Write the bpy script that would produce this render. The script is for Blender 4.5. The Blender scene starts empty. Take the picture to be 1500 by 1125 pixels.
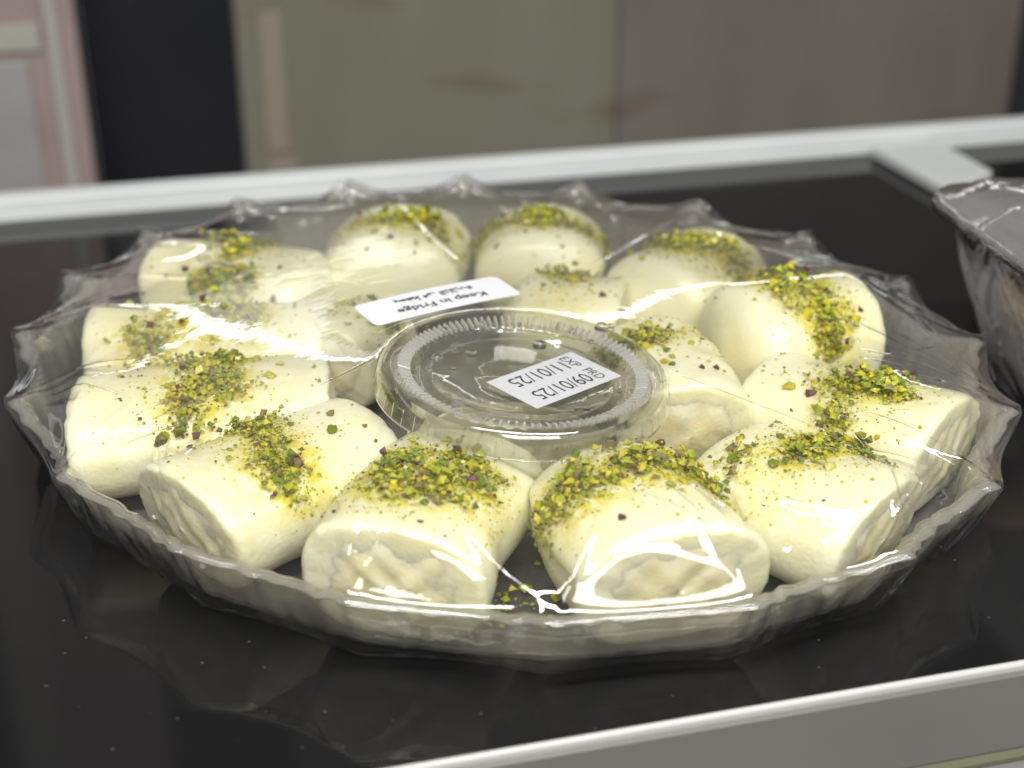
import bpy, math, random
import numpy as np
from mathutils import Vector, Matrix

# ------------------------------------------------------------------ camera, world, lamps, exposure
H, PITCH, FPX = 0.2017, 26.0, 2083.0
scene = bpy.context.scene
col = scene.collection
cam_data = bpy.data.cameras.new("camera")
cam_data.lens = 50.0
cam_data.sensor_width = 36.0
cam_data.clip_start = 0.01
cam_data.clip_end = 50.0
cam_data.dof.use_dof = True
cam_data.dof.focus_distance = 0.362
cam_data.dof.aperture_fstop = 9.0
cam_data.dof.aperture_blades = 0
cam = bpy.data.objects.new("camera", cam_data)
cam.location = (0, 0, H)
cam.rotation_euler = (math.radians(90 - PITCH), 0, 0)
col.objects.link(cam)
scene.camera = cam

world = bpy.data.worlds.new("World")
scene.world = world
world.use_nodes = True
world.node_tree.nodes["Background"].inputs[0].default_value = (0.93, 0.96, 1.0, 1)
world.node_tree.nodes["Background"].inputs[1].default_value = 0.13

def area_lamp(name, loc, target, sx, sy, power, colour=(1, 1, 1)):
    d = bpy.data.lights.new(name, 'AREA')
    d.shape = 'RECTANGLE'
    d.size, d.size_y = sx, sy
    d.energy = power
    d.color = colour
    o = bpy.data.objects.new(name, d)
    o.location = loc
    o.rotation_euler = (Vector(target) - Vector(loc)).to_track_quat('-Z', 'Y').to_euler()
    col.objects.link(o)
    return o

# the cabinet's tubes: one along the front edge of its top, one along the back; and the shop ceiling light
area_lamp("front_tube_lamp", (0.06, 0.10, 0.52), (0.0, 0.40, 0.0), 0.62, 0.050, 3.9, (1.0, 0.985, 0.95))
area_lamp("rear_haze_lamp", (-0.135, 0.740, 0.155), (-0.05, 0.42, 0.03), 0.12, 0.030, 0.006, (1.0, 0.99, 0.96))  # short lamp added to lay a haze patch on the film
area_lamp("rear_strip_lamp", (0.02, 0.745, 0.185), (0.0, 0.42, 0.03), 0.52, 0.008, 0.07, (1.0, 0.99, 0.97))
area_lamp("shop_ceiling_lamp", (0.25, -1.0, 0.95), (0.0, 0.40, 0.0), 1.1, 0.5, 15.0, (1.0, 0.975, 0.92))

scene.render.engine = 'CYCLES'
scene.cycles.use_denoising = True
scene.cycles.max_bounces = 14
scene.cycles.transmission_bounces = 12
scene.cycles.transparent_max_bounces = 24
scene.cycles.glossy_bounces = 5
scene.cycles.diffuse_bounces = 4
scene.cycles.sample_clamp_indirect = 4.0
scene.cycles.caustics_reflective = False
scene.view_settings.view_transform = 'Standard'
scene.view_settings.look = 'None'
scene.view_settings.exposure = 0.22
scene.view_settings.gamma = 1.0

# ------------------------------------------------------------------ helpers
_p = math.radians(PITCH)
def ray(px, py):
    u, v = (px - 750) / FPX, (562.5 - py) / FPX
    return np.array([u, math.cos(_p) + v * math.sin(_p), -math.sin(_p) + v * math.cos(_p)])
def at(px, py, z):
    d = ray(px, py)
    t = (z - H) / d[2]
    return np.array([d[0] * t, d[1] * t, z])

YAW = math.radians(14.3)
EX = np.array([math.cos(YAW), math.sin(YAW), 0.0])
EN = np.array([-math.sin(YAW), math.cos(YAW), 0.0])
def shelf_pt(e, n, z):
    return EX * e + EN * n + np.array([0, 0, z])
def on_plane_n(px, py, n):
    d = ray(px, py)
    t = n / d.dot(EN)
    q = d * t
    return q.dot(EX), q[2] + H

def tag(o, label=None, cat=None, group=None, kind=None):
    if label: o["label"] = label
    if cat: o["category"] = cat
    if group: o["group"] = group
    if kind: o["kind"] = kind
    return o
def empty(name, loc=(0, 0, 0), rot=(0, 0, 0)):
    o = bpy.data.objects.new(name, None)
    o.empty_display_size = 0.01
    o.location = loc
    o.rotation_euler = rot
    col.objects.link(o)
    return o
def mesh_data(name, verts, faces, mats, smooth=True, midx=None):
    me = bpy.data.meshes.new(name)
    me.from_pydata([tuple(map(float, v)) for v in verts], [], faces)
    for m in (mats if isinstance(mats, (list, tuple)) else [mats]):
        me.materials.append(m)
    if midx is not None:
        me.polygons.foreach_set("material_index", np.asarray(midx, dtype=np.int32))
    me.polygons.foreach_set("use_smooth", np.full(len(me.polygons), smooth))
    me.update()
    return me
def obj(name, me, parent=None):
    o = bpy.data.objects.new(name, me)
    col.objects.link(o)
    if parent is not None:
        o.parent = parent
    return o
def mobj(name, verts, faces, mats, parent=None, smooth=True, midx=None):
    return obj(name, mesh_data(name, verts, faces, mats, smooth, midx), parent)
def grid_faces(nr, nc, wrap=True, off=0):
    f = []
    for i in range(nr - 1):
        for j in range(nc if wrap else nc - 1):
            k = (j + 1) % nc
            f.append((off + i * nc + j, off + i * nc + k, off + (i + 1) * nc + k, off + (i + 1) * nc + j))
    return f
def solidify(o, t, offset=-1.0):
    m = o.modifiers.new("thickness", 'SOLIDIFY')
    m.thickness = t
    m.offset = offset
    return o
def bevel(o, w, seg=2):
    m = o.modifiers.new("bevel", 'BEVEL')
    m.width = w
    m.segments = seg
    m.limit_method = 'ANGLE'
    return o
def extrude_profile(prof, e0, e1):
    v, n = [], len(prof)
    for e in (e0, e1):
        v += [shelf_pt(e, a, b) for a, b in prof]
    f = [(i, (i + 1) % n, n + (i + 1) % n, n + i) for i in range(n)]
    f += [tuple(range(n))[::-1], tuple(range(n, 2 * n))]
    return v, f
def sbox(e0, e1, n0, n1, z0, z1):
    return extrude_profile([(n0, z0), (n1, z0), (n1, z1), (n0, z1)], e0, e1)

# ------------------------------------------------------------------ materials
def new_mat(name):
    m = bpy.data.materials.new(name)
    m.use_nodes = True
    nt = m.node_tree
    return m, nt, nt.nodes, nt.links
def principled(name, base, rough=0.5, metallic=0.0, spec=0.5, noise=None, bump=None, sss=None, trans=0.0, ior=1.45):
    """noise=(scale, amount, colour2); bump=(scale, strength, distance)"""
    m, nt, N, L = new_mat(name)
    b = N["Principled BSDF"]
    b.inputs["Base Color"].default_value = (*base, 1)
    b.inputs["Roughness"].default_value = rough
    b.inputs["Metallic"].default_value = metallic
    b.inputs["Specular IOR Level"].default_value = spec
    b.inputs["IOR"].default_value = ior
    b.inputs["Transmission Weight"].default_value = trans
    if sss:
        b.inputs["Subsurface Weight"].default_value = sss[0]
        b.inputs["Subsurface Radius"].default_value = sss[1]
        b.inputs["Subsurface Scale"].default_value = sss[2]
    tc = N.new("ShaderNodeTexCoord")
    if noise:
        t = N.new("ShaderNodeTexNoise")
        t.inputs["Scale"].default_value = noise[0]
        t.inputs["Detail"].default_value = 5
        L.new(tc.outputs["Object"], t.inputs["Vector"])
        r = N.new("ShaderNodeValToRGB")
        r.color_ramp.elements[0].position = 0.5 - noise[1]
        r.color_ramp.elements[1].position = 0.5 + noise[1]
        r.color_ramp.elements[0].color = (*base, 1)
        r.color_ramp.elements[1].color = (*noise[2], 1)
        L.new(t.outputs["Fac"], r.inputs["Fac"])
        L.new(r.outputs["Color"], b.inputs["Base Color"])
    if bump:
        t = N.new("ShaderNodeTexNoise")
        t.inputs["Scale"].default_value = bump[0]
        t.inputs["Detail"].default_value = 4
        L.new(tc.outputs["Object"], t.inputs["Vector"])
        bp = N.new("ShaderNodeBump")
        bp.inputs["Strength"].default_value = bump[1]
        bp.inputs["Distance"].default_value = bump[2]
        L.new(t.outputs["Fac"], bp.inputs["Height"])
        L.new(bp.outputs["Normal"], b.inputs["Normal"])
    return m

def clear_sheet(name, tint, refl_rough, veil, veil_col, bump=None, ior=1.5, boost=1.0):
    """thin clear plastic: straight-through light, a Fresnel mirror coat and a faint milky veil"""
    m, nt, N, L = new_mat(name)
    N.remove(N["Principled BSDF"])
    out = N["Material Output"]
    tr = N.new("ShaderNodeBsdfTransparent"); tr.inputs[0].default_value = (*tint, 1)
    gl = N.new("ShaderNodeBsdfGlossy"); gl.inputs["Roughness"].default_value = refl_rough
    gl.inputs["Color"].default_value = (1, 1, 1, 1)
    df = N.new("ShaderNodeBsdfDiffuse"); df.inputs[0].default_value = (*veil_col, 1)
    # Schlick reflectance, the same from either side of the sheet
    fr = N.new("ShaderNodeLayerWeight"); fr.inputs["Blend"].default_value = 0.5
    r0 = ((ior - 1) / (ior + 1)) ** 2
    pw = N.new("ShaderNodeMath"); pw.operation = 'POWER'; pw.inputs[1].default_value = 5.0
    L.new(fr.outputs["Facing"], pw.inputs[0])
    mu = N.new("ShaderNodeMath"); mu.operation = 'MULTIPLY_ADD'; mu.use_clamp = True
    mu.inputs[1].default_value = (1 - r0) * boost; mu.inputs[2].default_value = r0 * boost
    L.new(pw.outputs[0], mu.inputs[0])
    tl = N.new("ShaderNodeBsdfTranslucent"); tl.inputs[0].default_value = (*veil_col, 1)
    m0 = N.new("ShaderNodeMixShader"); m0.inputs[0].default_value = 0.5
    L.new(df.outputs[0], m0.inputs[1]); L.new(tl.outputs[0], m0.inputs[2])
    m1 = N.new("ShaderNodeMixShader"); m1.inputs[0].default_value = veil
    L.new(tr.outputs[0], m1.inputs[1]); L.new(m0.outputs[0], m1.inputs[2])
    m2 = N.new("ShaderNodeMixShader")
    L.new(mu.outputs[0], m2.inputs[0]); L.new(m1.outputs[0], m2.inputs[1]); L.new(gl.outputs[0], m2.inputs[2])
    L.new(m2.outputs[0], out.inputs["Surface"])
    if bump:
        tc = N.new("ShaderNodeTexCoord")
        t = N.new("ShaderNodeTexNoise")
        t.inputs["Scale"].default_value = bump[0]; t.inputs["Detail"].default_value = 3
        t.inputs["Distortion"].default_value = 0.6
        L.new(tc.outputs["Object"], t.inputs["Vector"])
        bp = N.new("ShaderNodeBump"); bp.inputs["Strength"].default_value = bump[1]; bp.inputs["Distance"].default_value = bump[2]
        L.new(t.outputs["Fac"], bp.inputs["Height"])
        for n_ in (gl, fr): L.new(bp.outputs["Normal"], n_.inputs["Normal"])
    return m

M = {}
M["film"] = clear_sheet("cling_film_plastic", (0.985, 0.985, 0.985), 0.030, 0.008, (0.9, 0.92, 0.95), (60, 0.14, 0.0012), 1.5, 2.1)
M["tray"] = clear_sheet("tray_plastic", (0.96, 0.965, 0.955), 0.06, 0.17, (0.82, 0.80, 0.70), (160, 0.3, 0.0010), 1.5, 1.2)
M["tray_wall"] = clear_sheet("frosted_tray_wall", (0.93, 0.93, 0.91), 0.05, 0.26, (0.92, 0.89, 0.80), (110, 0.5, 0.0014), 1.5, 1.6)
M["box"] = clear_sheet("box_plastic", (0.94, 0.94, 0.95), 0.08, 0.05, (0.82, 0.82, 0.86), (60, 0.6, 0.003), 1.5, 2.0)
M["box_side"] = clear_sheet("box_side_plastic", (0.92, 0.92, 0.93), 0.12, 0.32, (0.88, 0.88, 0.86), (40, 0.8, 0.004), 1.5, 1.6)
M["lid"] = clear_sheet("lid_plastic", (0.975, 0.975, 0.97), 0.02, 0.012, (0.85, 0.86, 0.84), (90, 0.25, 0.001), 1.5, 1.7)
M["knurl"] = clear_sheet("lid_rib_plastic", (0.95, 0.95, 0.94), 0.05, 0.65, (0.95, 0.95, 0.93), None, 1.5, 2.5)
M["cup"] = clear_sheet("cup_plastic", (0.95, 0.955, 0.94), 0.04, 0.015, (0.8, 0.8, 0.75), None, 1.5, 1.3)
M["syrup"] = clear_sheet("sugar_syrup", (0.93, 0.91, 0.80), 0.02, 0.60, (0.90, 0.85, 0.56), None, 1.4, 1.0)
M["water"] = principled("droplet_water", (1, 1, 1), 0.0, trans=1.0, ior=1.33)
M["sticker"] = principled("sticker_paper", (0.68, 0.69, 0.72), 0.45)
M["ink"] = principled("sticker_ink", (0.025, 0.025, 0.028), 0.6)
M["ink_pale"] = principled("faded_ink", (0.20, 0.20, 0.21), 0.6)
M["curd"] = principled("white_curd", (0.89, 0.88, 0.76), 0.6, bump=(500, 0.3, 0.0005), sss=(0.3, (1, .9, .6), 0.002))

def dough_material(name, ca, cb, scale=55, bumpd=0.0006):
    m, nt, N, L = new_mat(name)
    b = N["Principled BSDF"]
    b.inputs["Roughness"].default_value = 0.30
    b.inputs["Specular IOR Level"].default_value = 0.45
    b.inputs["Coat Weight"].default_value = 0.25
    b.inputs["Coat Roughness"].default_value = 0.18
    b.inputs["Subsurface Weight"].default_value = 0.6
    b.inputs["Subsurface Radius"].default_value = (1.0, 0.85, 0.42)
    b.inputs["Subsurface Scale"].default_value = 0.006
    tc = N.new("ShaderNodeTexCoord")
    n1 = N.new("ShaderNodeTexNoise"); n1.inputs["Scale"].default_value = scale; n1.inputs["Detail"].default_value = 4
    L.new(tc.outputs["Object"], n1.inputs["Vector"])
    r1 = N.new("ShaderNodeValToRGB")
    r1.color_ramp.elements[0].position = 0.3; r1.color_ramp.elements[0].color = (*ca, 1)
    r1.color_ramp.elements[1].position = 0.7; r1.color_ramp.elements[1].color = (*cb, 1)
    L.new(n1.outputs["Fac"], r1.inputs["Fac"])
    # pistachio dust worked into the dough, where the attribute says nuts were strewn
    at_ = N.new("ShaderNodeAttribute"); at_.attribute_name = "nut_dust"
    n2 = N.new("ShaderNodeTexNoise"); n2.inputs["Scale"].default_value = 240; n2.inputs["Detail"].default_value = 6
    n2.inputs["Roughness"].default_value = 0.7
    L.new(tc.outputs["Object"], n2.inputs["Vector"])
    mr = N.new("ShaderNodeMapRange"); mr.inputs["From Min"].default_value = 0.36; mr.inputs["From Max"].default_value = 0.56
    L.new(n2.outputs["Fac"], mr.inputs["Value"])
    mu = N.new("ShaderNodeMath"); mu.operation = 'MULTIPLY'; mu.use_clamp = True
    L.new(at_.outputs["Fac"], mu.inputs[0]); L.new(mr.outputs[0], mu.inputs[1])
    mx = N.new("ShaderNodeMixRGB"); mx.inputs[2].default_value = (0.66, 0.57, 0.04, 1)
    L.new(mu.outputs[0], mx.inputs[0]); L.new(r1.outputs["Color"], mx.inputs[1])
    L.new(mx.outputs[0], b.inputs["Base Color"])
    n3 = N.new("ShaderNodeTexNoise"); n3.inputs["Scale"].default_value = 900; n3.inputs["Detail"].default_value = 3
    L.new(tc.outputs["Object"], n3.inputs["Vector"])
    n4 = N.new("ShaderNodeTexNoise"); n4.inputs["Scale"].default_value = 120; n4.inputs["Detail"].default_value = 2
    L.new(tc.outputs["Object"], n4.inputs["Vector"])
    ad = N.new("ShaderNodeMath"); ad.operation = 'MULTIPLY_ADD'; ad.inputs[1].default_value = 3.0
    L.new(n4.outputs["Fac"], ad.inputs[0]); L.new(n3.outputs["Fac"], ad.inputs[2])
    bp = N.new("ShaderNodeBump"); bp.inputs["Strength"].default_value = 0.35; bp.inputs["Distance"].default_value = bumpd
    L.new(ad.outputs[0], bp.inputs["Height"]); L.new(bp.outputs["Normal"], b.inputs["Normal"])
    return m
M["dough"] = dough_material("cheese_dough", (0.84, 0.805, 0.515), (0.89, 0.87, 0.65))
M["filling"] = dough_material("cream_filling", (0.80, 0.71, 0.38), (0.88, 0.85, 0.62), 110, 0.0006)

def nut(name, c, rough=0.55):
    d = tuple(x * 0.62 for x in c)
    return principled(name, d, rough, noise=(700, 0.12, c), sss=(0.15, (1, .9, .2), 0.001))
NUTS = [nut("pistachio_yellow", (0.56, 0.50, 0.03)), nut("pistachio_lime", (0.40, 0.44, 0.03)),
        nut("pistachio_green", (0.19, 0.25, 0.02)), nut("pistachio_pale", (0.72, 0.66, 0.20)),
        nut("pistachio_olive", (0.22, 0.18, 0.05)), nut("pistachio_skin", (0.14, 0.05, 0.045))]
NUT_W = [0.33, 0.28, 0.18, 0.04, 0.11, 0.06]

# ------------------------------------------------------------------ setting: shelf and back wall
def shelf_material():
    m, nt, N, L = new_mat("black_glass")
    b = N["Principled BSDF"]
    b.inputs["Specular IOR Level"].default_value = 0.25
    tc = N.new("ShaderNodeTexCoord")
    n = N.new("ShaderNodeTexNoise"); n.inputs["Scale"].default_value = 9; n.inputs["Detail"].default_value = 6
    L.new(tc.outputs["Object"], n.inputs["Vector"])
    r = N.new("ShaderNodeMapRange"); r.inputs["From Min"].default_value = .35; r.inputs["From Max"].default_value = .7
    r.inputs["To Min"].default_value = 0.03; r.inputs["To Max"].default_value = 0.11
    L.new(n.outputs["Fac"], r.inputs["Value"]); L.new(r.outputs[0], b.inputs["Roughness"])
    w_ = N.new("ShaderNodeTexNoise"); w_.inputs["Scale"].default_value = 28; w_.inputs["Detail"].default_value = 3; w_.inputs["Distortion"].default_value = 1.5
    L.new(tc.outputs["Object"], w_.inputs["Vector"])
    wr_ = N.new("ShaderNodeMapRange"); wr_.inputs["From Min"].default_value = .56; wr_.inputs["From Max"].default_value = .72; wr_.inputs["To Max"].default_value = 0.10
    L.new(w_.outputs["Fac"], wr_.inputs["Value"])
    ra_ = N.new("ShaderNodeMath"); ra_.operation = 'ADD'
    L.new(r.outputs[0], ra_.inputs[0]); L.new(wr_.outputs[0], ra_.inputs[1]); L.new(ra_.outputs[0], b.inputs["Roughness"])
    # dust specks
    v = N.new("ShaderNodeTexVoronoi"); v.inputs["Scale"].default_value = 140
    L.new(tc.outputs["Object"], v.inputs["Vector"])
    c = N.new("ShaderNodeValToRGB")
    c.color_ramp.elements[0].position = 0.0; c.color_ramp.elements[0].color = (0.10, 0.10, 0.10, 1)
    c.color_ramp.elements[1].position = 0.07; c.color_ramp.elements[1].color = (0.010, 0.010, 0.011, 1)
    L.new(v.outputs["Distance"], c.inputs["Fac"]); L.new(c.outputs["Color"], b.inputs["Base Color"])
    return m
M["shelf"] = shelf_material()
M["rail"] = principled("grey_rail", (0.58, 0.61, 0.61), 0.38, noise=(14, 0.25, (0.66, 0.68, 0.67)))
M["rail_front"] = principled("grey_front_rail", (0.105, 0.104, 0.097), 0.42, noise=(10, 0.25, (0.125, 0.123, 0.115)))
M["rail_lip"] = principled("bright_lip", (0.52, 0.52, 0.50), 0.3)
M["sill"] = principled("grey_sill", (0.17, 0.17, 0.16), 0.4)
M["gasket"] = principled("olive_gasket", (0.13, 0.13, 0.085), 0.5)

shelf = tag(empty("glass_shelf"), "black glossy glass display shelf between pale grey rails under the tray", "shelf", kind="structure")
v, f = sbox(-0.62, 0.62, 0.2292, 0.6045, -0.006, 0.0)
mobj("glass_pane", v, f, M["shelf"], shelf, smooth=False)
v, f = extrude_profile([(.605, -.008), (.617, -.008), (.617, .0090), (.6150, .0102), (.6072, .0102), (.6056, .0092), (.6050, .0050), (.6056, .0043), (.6050, .0036)], -0.62, 0.62)
bevel(mobj("back_rail", v, f, M["rail"], shelf, smooth=False), 0.0008)
v, f = extrude_profile([(.2288, -.006), (.2288, .0014), (.2284, .0018), (.2276, .0018), (.2271, .0012), (.2271, -.006)], -0.5, 0.5)
bevel(mobj("rail_lip", v, f, M["rail_lip"], shelf, smooth=False), 0.0004)
v, f = extrude_profile([(.2269, -.040), (.2269, 0.0), (.2258, -.0006), (.2230, -.009), (.2205, -.0165), (.2205, -.040)], -0.5, 0.5)
mobj("front_rail", v, f, M["rail_front"], shelf, smooth=False)
v, f = sbox(-0.5, 0.5, .2178, .2203, -.03, -.0168)
mobj("gasket", v, f, M["gasket"], shelf, smooth=False)
v, f = sbox(-0.5, 0.5, .190, .2176, -.05, -.0180)
mobj("lower_sill", v, f, M["sill"], shelf, smooth=False)
q = [at(1275, 226, .002), at(1372, 217, .002), at(1452, 262, .002), at(1392, 292, .002)]
v = [p_ + np.array([0, 0, dz]) for dz in (-.0015, .004) for p_ in q]
bevel(mobj("bracket", v, [(3, 2, 1, 0), (4, 5, 6, 7), (0, 1, 5, 4), (1, 2, 6, 5), (2, 3, 7, 6), (3, 0, 4, 7)], M["rail"], shelf, smooth=False), 0.001)

def steel_material(name, c1, c2, smudge):
    m, nt, N, L = new_mat(name)
    b = N["Principled BSDF"]
    b.inputs["Roughness"].default_value = 0.42
    b.inputs["Metallic"].default_value = 0.0
    tc = N.new("ShaderNodeTexCoord")
    mp = N.new("ShaderNodeMapping"); mp.inputs["Scale"].default_value = (6, 6, 2.5)
    L.new(tc.outputs["Object"], mp.inputs["Vector"])
    n = N.new("ShaderNodeTexNoise"); n.inputs["Scale"].default_value = 1.3; n.inputs["Detail"].default_value = 4
    L.new(mp.outputs[0], n.inputs["Vector"])
    r = N.new("ShaderNodeValToRGB")
    r.color_ramp.elements[0].position = .35; r.color_ramp.elements[0].color = (*c1, 1)
    r.color_ramp.elements[1].position = .68; r.color_ramp.elements[1].color = (*c2, 1)
    L.new(n.outputs["Fac"], r.inputs["Fac"])
    mp2 = N.new("ShaderNodeMapping"); mp2.inputs["Rotation"].default_value = (0, 0.9, 0); mp2.inputs["Scale"].default_value = (6, 6, 20)
    L.new(tc.outputs["Object"], mp2.inputs["Vector"])
    n2 = N.new("ShaderNodeTexNoise"); n2.inputs["Scale"].default_value = 1.0; n2.inputs["Detail"].default_value = 2
    L.new(mp2.outputs[0], n2.inputs["Vector"])
    r2 = N.new("ShaderNodeMapRange"); r2.inputs["From Min"].default_value = .63; r2.inputs["From Max"].default_value = .74; r2.inputs["To Max"].default_value = 0.7
    L.new(n2.outputs["Fac"], r2.inputs["Value"])
    mx = N.new("ShaderNodeMixRGB"); mx.inputs[2].default_value = (*smudge, 1)
    L.new(r2.outputs[0], mx.inputs[0]); L.new(r.outputs["Color"], mx.inputs[1]); L.new(mx.outputs[0], b.inputs["Base Color"])
    return m
M["steel_a"] = steel_material("olive_panel", (0.21, 0.197, 0.148), (0.255, 0.242, 0.192), (0.16, 0.115, 0.065))
M["steel_b"] = steel_material("taupe_panel", (0.19, 0.166, 0.136), (0.245, 0.225, 0.19), (0.16, 0.12, 0.09))
M["black_panel"] = principled("black_panel", (0.008, 0.009, 0.012), 0.35, noise=(6, .2, (0.018, 0.018, 0.022)))
M["dark_panel"] = principled("charcoal_panel", (0.03, 0.03, 0.035), 0.4)
M["tan"] = principled("tan_reflection", (0.34, 0.30, 0.235), 0.5)

WN = 1.15
wall = tag(empty("back_wall"), "dull olive and taupe panels of the cabinet back behind the shelf", "wall", kind="structure")
def wall_panel(name, px0, px1, mat, dn=0.0, thick=0.012, z0=-0.45, z1=1.0, parent=wall):
    e0, _ = on_plane_n(px0, 120, WN + dn)
    e1, _ = on_plane_n(px1, 120, WN + dn)
    v, f = sbox(e0, e1, WN + dn, WN + dn + thick, z0, z1)
    return bevel(mobj(name, v, f, mat, parent, smooth=False), 0.0012)
wall_panel("panel", 130, 350, M["black_panel"], 0.006)
wall_panel("panel", 352, 904, M["steel_a"])
wall_panel("panel", 906, 1482, M["steel_b"])
wall_panel("panel", 1484, 1900, M["dark_panel"], 0.004)
wall_panel("panel", -900, 128, M["dark_panel"], 0.012)
def wall_reflection(name, px0, py0, px1, py1, mat, dn):
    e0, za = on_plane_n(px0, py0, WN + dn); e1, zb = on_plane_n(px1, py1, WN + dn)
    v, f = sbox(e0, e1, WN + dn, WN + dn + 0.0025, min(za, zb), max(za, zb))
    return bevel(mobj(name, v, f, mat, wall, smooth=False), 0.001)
wall_reflection("reflected_strip", 376, 18, 426, 222, M["tan"], -0.0028)  # upright reflection in the wall panel, built as thin tan plates
wall_reflection("reflected_strip", 392, 232, 440, 300, M["tan"], -0.0028)

reflection = tag(empty("side_reflection", shelf_pt(-0.55, 1.02, -0.40)), "blurred pinkish post with pale upright strips at the left edge, built solid behind the shelf", "reflection")  # pinkish glass reflection, built as a solid upright with pale strips
M["pink"] = principled("dusty_pink", (0.33, 0.245, 0.235), 0.45, noise=(18, .2, (0.40, 0.31, 0.29)))
M["cream"] = principled("cream_strip", (0.46, 0.44, 0.39), 0.4)
M["pgrey"] = principled("pale_grey_strip", (0.42, 0.41, 0.40), 0.4, noise=(20, .2, (0.35, 0.33, 0.325)))
PN = 1.02
def reflection_piece(name, px0, px1, mat, dn, z0=-0.40, z1=0.8):
    e0, _ = on_plane_n(px0, 120, PN + dn); e1, _ = on_plane_n(px1, 120, PN + dn)
    v, f = sbox(e0, e1, PN + dn, PN + dn + 0.02, z0, z1)
    o = bevel(mobj(name, [a - np.array(reflection.location) for a in v], f, mat, reflection, smooth=False), 0.0015)
    return o
reflection_piece("reflection_body", -160, 122, M["pink"], 0.004)
reflection_piece("reflected_strip", 76, 96, M["cream"], -0.002)
reflection_piece("reflected_strip", -40, 46, M["pgrey"], -0.001, -0.40, on_plane_n(30, 88, PN)[1])
reflection_piece("reflected_strip", -60, 68, M["cream"], -0.003, on_plane_n(30, 76, PN)[1], on_plane_n(30, 34, PN)[1])
reflection_piece("reflected_strip", -160, -70, M["cream"], -0.002)

# ------------------------------------------------------------------ the scalloped tray
TC = np.array([-0.005, 0.392])
TA, TB, TANG = 0.1515, 0.1340, math.radians(145.3)
NSC, PHASE = 20, math.radians(1.0)
E1 = np.array([math.cos(TANG), math.sin(TANG)]); E2 = np.array([-math.sin(TANG), math.cos(TANG)])
def tipness(t):
    x_ = np.sin(0.5 * NSC * (t - PHASE))
    return np.clip(1.06 - np.sqrt(x_ * x_ + 0.0036), 0, 1)
def tray_xy(t, s):
    s = np.asarray(s)
    return (TC[:, None] + (E1[:, None] * (TA * np.cos(t)) + E2[:, None] * (TB * np.sin(t))) * s)
def rim_back(t):
    """the rim stands a little higher at the far side, where the film pulls it up"""
    y = (E1[1] * TA * np.cos(t) + E2[1] * TB * np.sin(t)) / 0.145
    return np.clip(0.5 + 0.5 * y, 0, 1)
def rim_z(t):
    return 0.0185 + 0.0045 * rim_back(t) + (0.0030 + 0.0065 * rim_back(t)) * tipness(t)
NT = 800
tt = np.linspace(0, 2 * np.pi, NT, endpoint=False)
tip = tipness(tt)
rows = []
prof = [(0.02, 0.0026, 0), (0.40, 0.0026, 0), (0.72, 0.0026, 0), (0.885, 0.0026, 0), (0.912, 0.0030, .25), (0.926, 0.0055, .45), (0.942, 0.28, .65), (0.955, 0.60, .85), (0.966, 0.86, .95), (0.978, 0.98, 1.0), (0.992, 1.0, 1.0), (1.0, 0.95, 1.0)]
for s, zz, amp in prof:
    r = s - 0.042 * amp * (1 - tip) + .0024 * amp * (np.cos(5 * NSC * (tt - PHASE)) + .8 * np.cos(61 * tt + 1.0) + .7 * np.cos(143 * tt))
    xy = tray_xy(tt, r)
    z = np.full(NT, zz) if zz < 0.01 else 0.0055 + (rim_z(tt) - 0.0055) * zz
    rows.append(np.stack([xy[0], xy[1], z], 1))
tv = np.concatenate(rows)
tf = grid_faces(len(prof), NT)
tf.append(tuple(range(NT))[::-1])
tray = empty("serving_tray", (TC[0], TC[1], 0))
tag(tray, "clear plastic scalloped serving tray under the ring of white rolls", "tray")
bowl = mobj("bowl", tv - np.array([TC[0], TC[1], 0]), tf, [M["tray"], M["tray_wall"]], tray, midx=[1 if 5 * NT <= i < 11 * NT else 0 for i in range(len(tf))])
solidify(bowl, 0.0009, 1.0)
# foot ring the tray stands on
fr_rows = []
for s, z in ((0.872, 0.0017), (0.877, 0.0003), (0.885, 0.0003), (0.889, 0.0017)):
    xy = tray_xy(tt, s)
    fr_rows.append(np.stack([xy[0] - TC[0], xy[1] - TC[1], np.full(NT, z)], 1))
mobj("foot_ring", np.concatenate(fr_rows), grid_faces(4, NT), M["tray"], tray)
# rolled edge bead
bead = []
xy0 = tray_xy(tt, 1.0 - 0.042 * (1 - tip) + .0024 * (np.cos(5 * NSC * (tt - PHASE)) + .8 * np.cos(61 * tt + 1.0) + .7 * np.cos(143 * tt))); z0 = 0.0055 + (rim_z(tt) - 0.0055) * 0.95
for k in range(6):
    a = 2 * math.pi * k / 6
    sc = 1 + 0.0025 * math.cos(a)
    bead.append(np.stack([(xy0[0] - TC[0]) * sc, (xy0[1] - TC[1]) * sc, z0 + 0.00035 * math.sin(a)], 1))
bead.append(bead[0])
mobj("rim_bead", np.concatenate(bead), grid_faces(7, NT), M["tray"], tray)

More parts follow.
